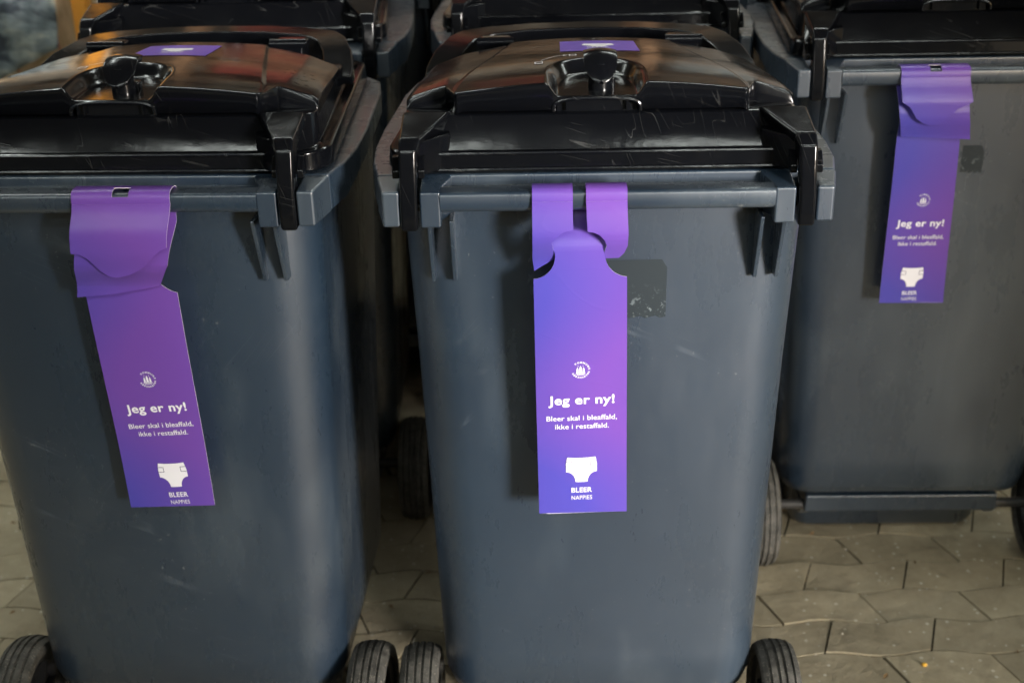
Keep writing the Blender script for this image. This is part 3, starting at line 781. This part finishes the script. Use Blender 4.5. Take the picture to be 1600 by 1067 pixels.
# ------------------------------------------------------------------ what stands beyond the bins (upper left) and the open shed round the place
def board(x0, x1, y, z0, z1, m, name, label, cat, t=.03, lean=.12, rz=0.0, tilt=0.0):
    b = MB(); b.box(0, x1-x0, 0, t, 0, z1-z0); o = b.build(name, m, bevel=.004); o.location = (x0, y, z0)
    o.rotation_euler = (-lean, tilt, rz); return tag(o, label, cat)
YB = 3.6
tp = MB(); nx, nz = 24, 24
rr = random.Random(9)
V = []
for i in range(nx+1):
    for j in range(nz+1):
        u, v = i/nx, j/nz; V.append((lerp(-1.352, -1.180, u) - .0*v, YB-.05 + .012*math.sin(6*u+9*v)+.006*math.sin(17*u-5*v), lerp(.735+.085*u, 1.25, v)))
F = [(i*(nz+1)+j, (i+1)*(nz+1)+j, (i+1)*(nz+1)+j+1, i*(nz+1)+j+1) for i in range(nx) for j in range(nz)]
o = mesh('slate_sheet', V, F, TARP, smooth=True); s = o.modifiers.new('t', 'SOLIDIFY'); s.thickness = .008; s.offset = 1
tag(o, 'blotchy dark slate blue sheet hung over the timber crate at upper left', 'sheet')
cr = empty('timber_crate', (-1.5, YB+.03, 0), 'pale timber crate with vertical boards behind the blue sheet at upper left', 'crate')
for i in range(8):
    x = -.55+.12*i; MB().box(x, x+.112, .02, .04, .0, 1.30).build('plank', WOOD, cr, bevel=.003)
for z in (.05, .66, 1.2): MB().box(-.56, .40, -.0, .0175, z, z+.07).build('rail', WOOD, cr, bevel=.003)
ps = empty('rack_post', (-1.112, YB-.02, 0), 'bright orange steel rack post beside the pale timber crate at upper left', 'post')
MB().box(-.028, .012, 0, .05, 0, 2.6).build('upright', ORANGE, ps, bevel=.003)
MB().box(-.05, .034, -.02, .07, 0, .012).build('foot_plate', ORANGE, ps)
bx = empty('brown_crate', (-1.07, YB+.1, 0), 'brown orange wooden crate right of the orange rack post at upper left', 'crate')
for i in range(5): MB().box(.0, .62, 0, .022, .06+.19*i, .06+.19*i+.18).build('plank', WOODD, bx, bevel=.003)
MB().box(-.004, .626, .0225, .60, .05, 1.02).build('crate_body', WOODD, bx)
for x in (.16,): MB().box(x-.03, x+.02, -.018, -.001, .05, 1.02).build('batten', WOOD, bx, bevel=.002)

exec_env = True
def storage():
    # a storage rack at the back of the shed: seen as coloured reflections in the glossy lids
    rk = empty('storage_rack', (0, 5.2, 0), 'tall orange steel storage rack across the back of the open shed', 'rack')
    for x in (-3.0, -1.2, .6, 2.4):
        for y in (0, .9): MB().box(x-.04, x+.04, y-.04, y+.04, 0, 3.0).build('upright', RUST, rk)
    for z in (1.35, 2.25):
        for y in (0, .9): MB().box(-3.0, 2.4, y-.025, y+.025, z, z+.11).build('beam', RUST, rk)
        MB().box(-2.98, 2.38, .03, .87, z+.06, z+.09).build('shelf', WOODD, rk)
    q = 0
    for z in (0.0, 1.461, 2.361):
        for x in (-2.8, -2.15, -1.05, -.4, .75, 1.45):
            q += 1; m = (TARP, WOODD, WOOD, RED, TARP, WOODD, TARP)[q*5 % 7]
            h = .45+.12*((q*3) % 3); w2 = .55
            nm, cn = ('red_crate', 'red plastic crate') if m is RED else ('cardboard_box', 'brown crate')
            o = MB().box(0, w2, 0, .6, 0, h).build(nm if m is RED else 'wooden_crate', m, bevel=.01); o.location = (x, 5.3, z)
            sh = {0.0: 'on the ground under the storage rack', 1.461: 'on the lower shelf of the storage rack', 2.361: 'on the upper shelf of the storage rack'}[z]
            tag(o, '%s %s, %s from the left' % ('red plastic crate' if m is RED else 'closed crate', sh, ['first', 'second', 'third', 'fourth', 'fifth', 'sixth'][[-2.8, -2.15, -1.05, -.4, .75, 1.45].index(x)]), 'crate')
storage()
# open-fronted shed
sh = empty('shed', (0, 7, 0), 'open fronted shed with plank walls and a sheet roof over the bins', 'shed')
ROOF_Z = 3.4
MB().box(-5.0, 6.0, -9.2, .2, ROOF_Z, ROOF_Z+.08).build('roof', ROOF, sh)
MB().box(-5.0, 6.0, 0, .06, 0, ROOF_Z-.003).build('back_wall', WALLM, sh)
MB().box(-5.0, -4.94, -8.0, -.003, 0, ROOF_Z-.003).build('side_wall', WALLM, sh)
MB().box(-4.93, 2.05, -8.6, -8.54, 0, 2.6).build('sun_blocker_wall', WALLM, sh)  # unseen wall added behind the camera to shade the left bin
MB().box(3.22, 5.79, -8.6, -8.54, 0, 2.6).build('sun_blocker_wall', WALLM, sh)  # second added piece, cuts the sun on the right bin
for x in (5.8,):
    for y in (-8.6, -4.0, -.2): MB().box(x, x+.14, y, y+.14, 0, ROOF_Z-.003).build('post', WALLM, sh)

LAMPW = mat('lamp_housing', (.7, .7, .68), .5, .4)
GLOW = bpy.data.materials.new('lit_tube'); GLOW.use_nodes = True
_b = GLOW.node_tree.nodes['Principled BSDF']; _b.inputs['Emission Color'].default_value = (.93, 1.0, .95, 1); _b.inputs['Emission Strength'].default_value = 26
for iy, y in enumerate((-2.6, -1.15, 3.9)):
    for ix, x in enumerate((-3.4, -1.1, 1.2, 3.5)):
        t = empty('strip_lamp', (x, y, ROOF_Z-.003), 'long white strip lamp under the shed roof, %s from the left in the %s row' % (('first', 'second', 'third', 'fourth')[ix], ('outer', 'inner', 'far')[iy]), 'lamp', 'strip lamps under the shed roof')
        MB().box(-.75, .75, -.07, .07, -.05, 0).build('housing', LAMPW, t)
        MB().box(-.72, .72, -.045, .045, -.062, -.052).build('tube', GLOW, t)
t = empty('strip_lamp', (-1.7, 3.0, ROOF_Z-.003), 'single short strip lamp added under the roof to light the crate at upper left', 'lamp', 'strip lamps under the shed roof', 1.57)
MB().box(-.38, .38, -.07, .07, -.05, 0).build('housing', LAMPW, t); MB().box(-.35, .35, -.045, .045, -.062, -.052).build('tube', GLOW, t)  # extra lamp out of view, added only to brighten the crate
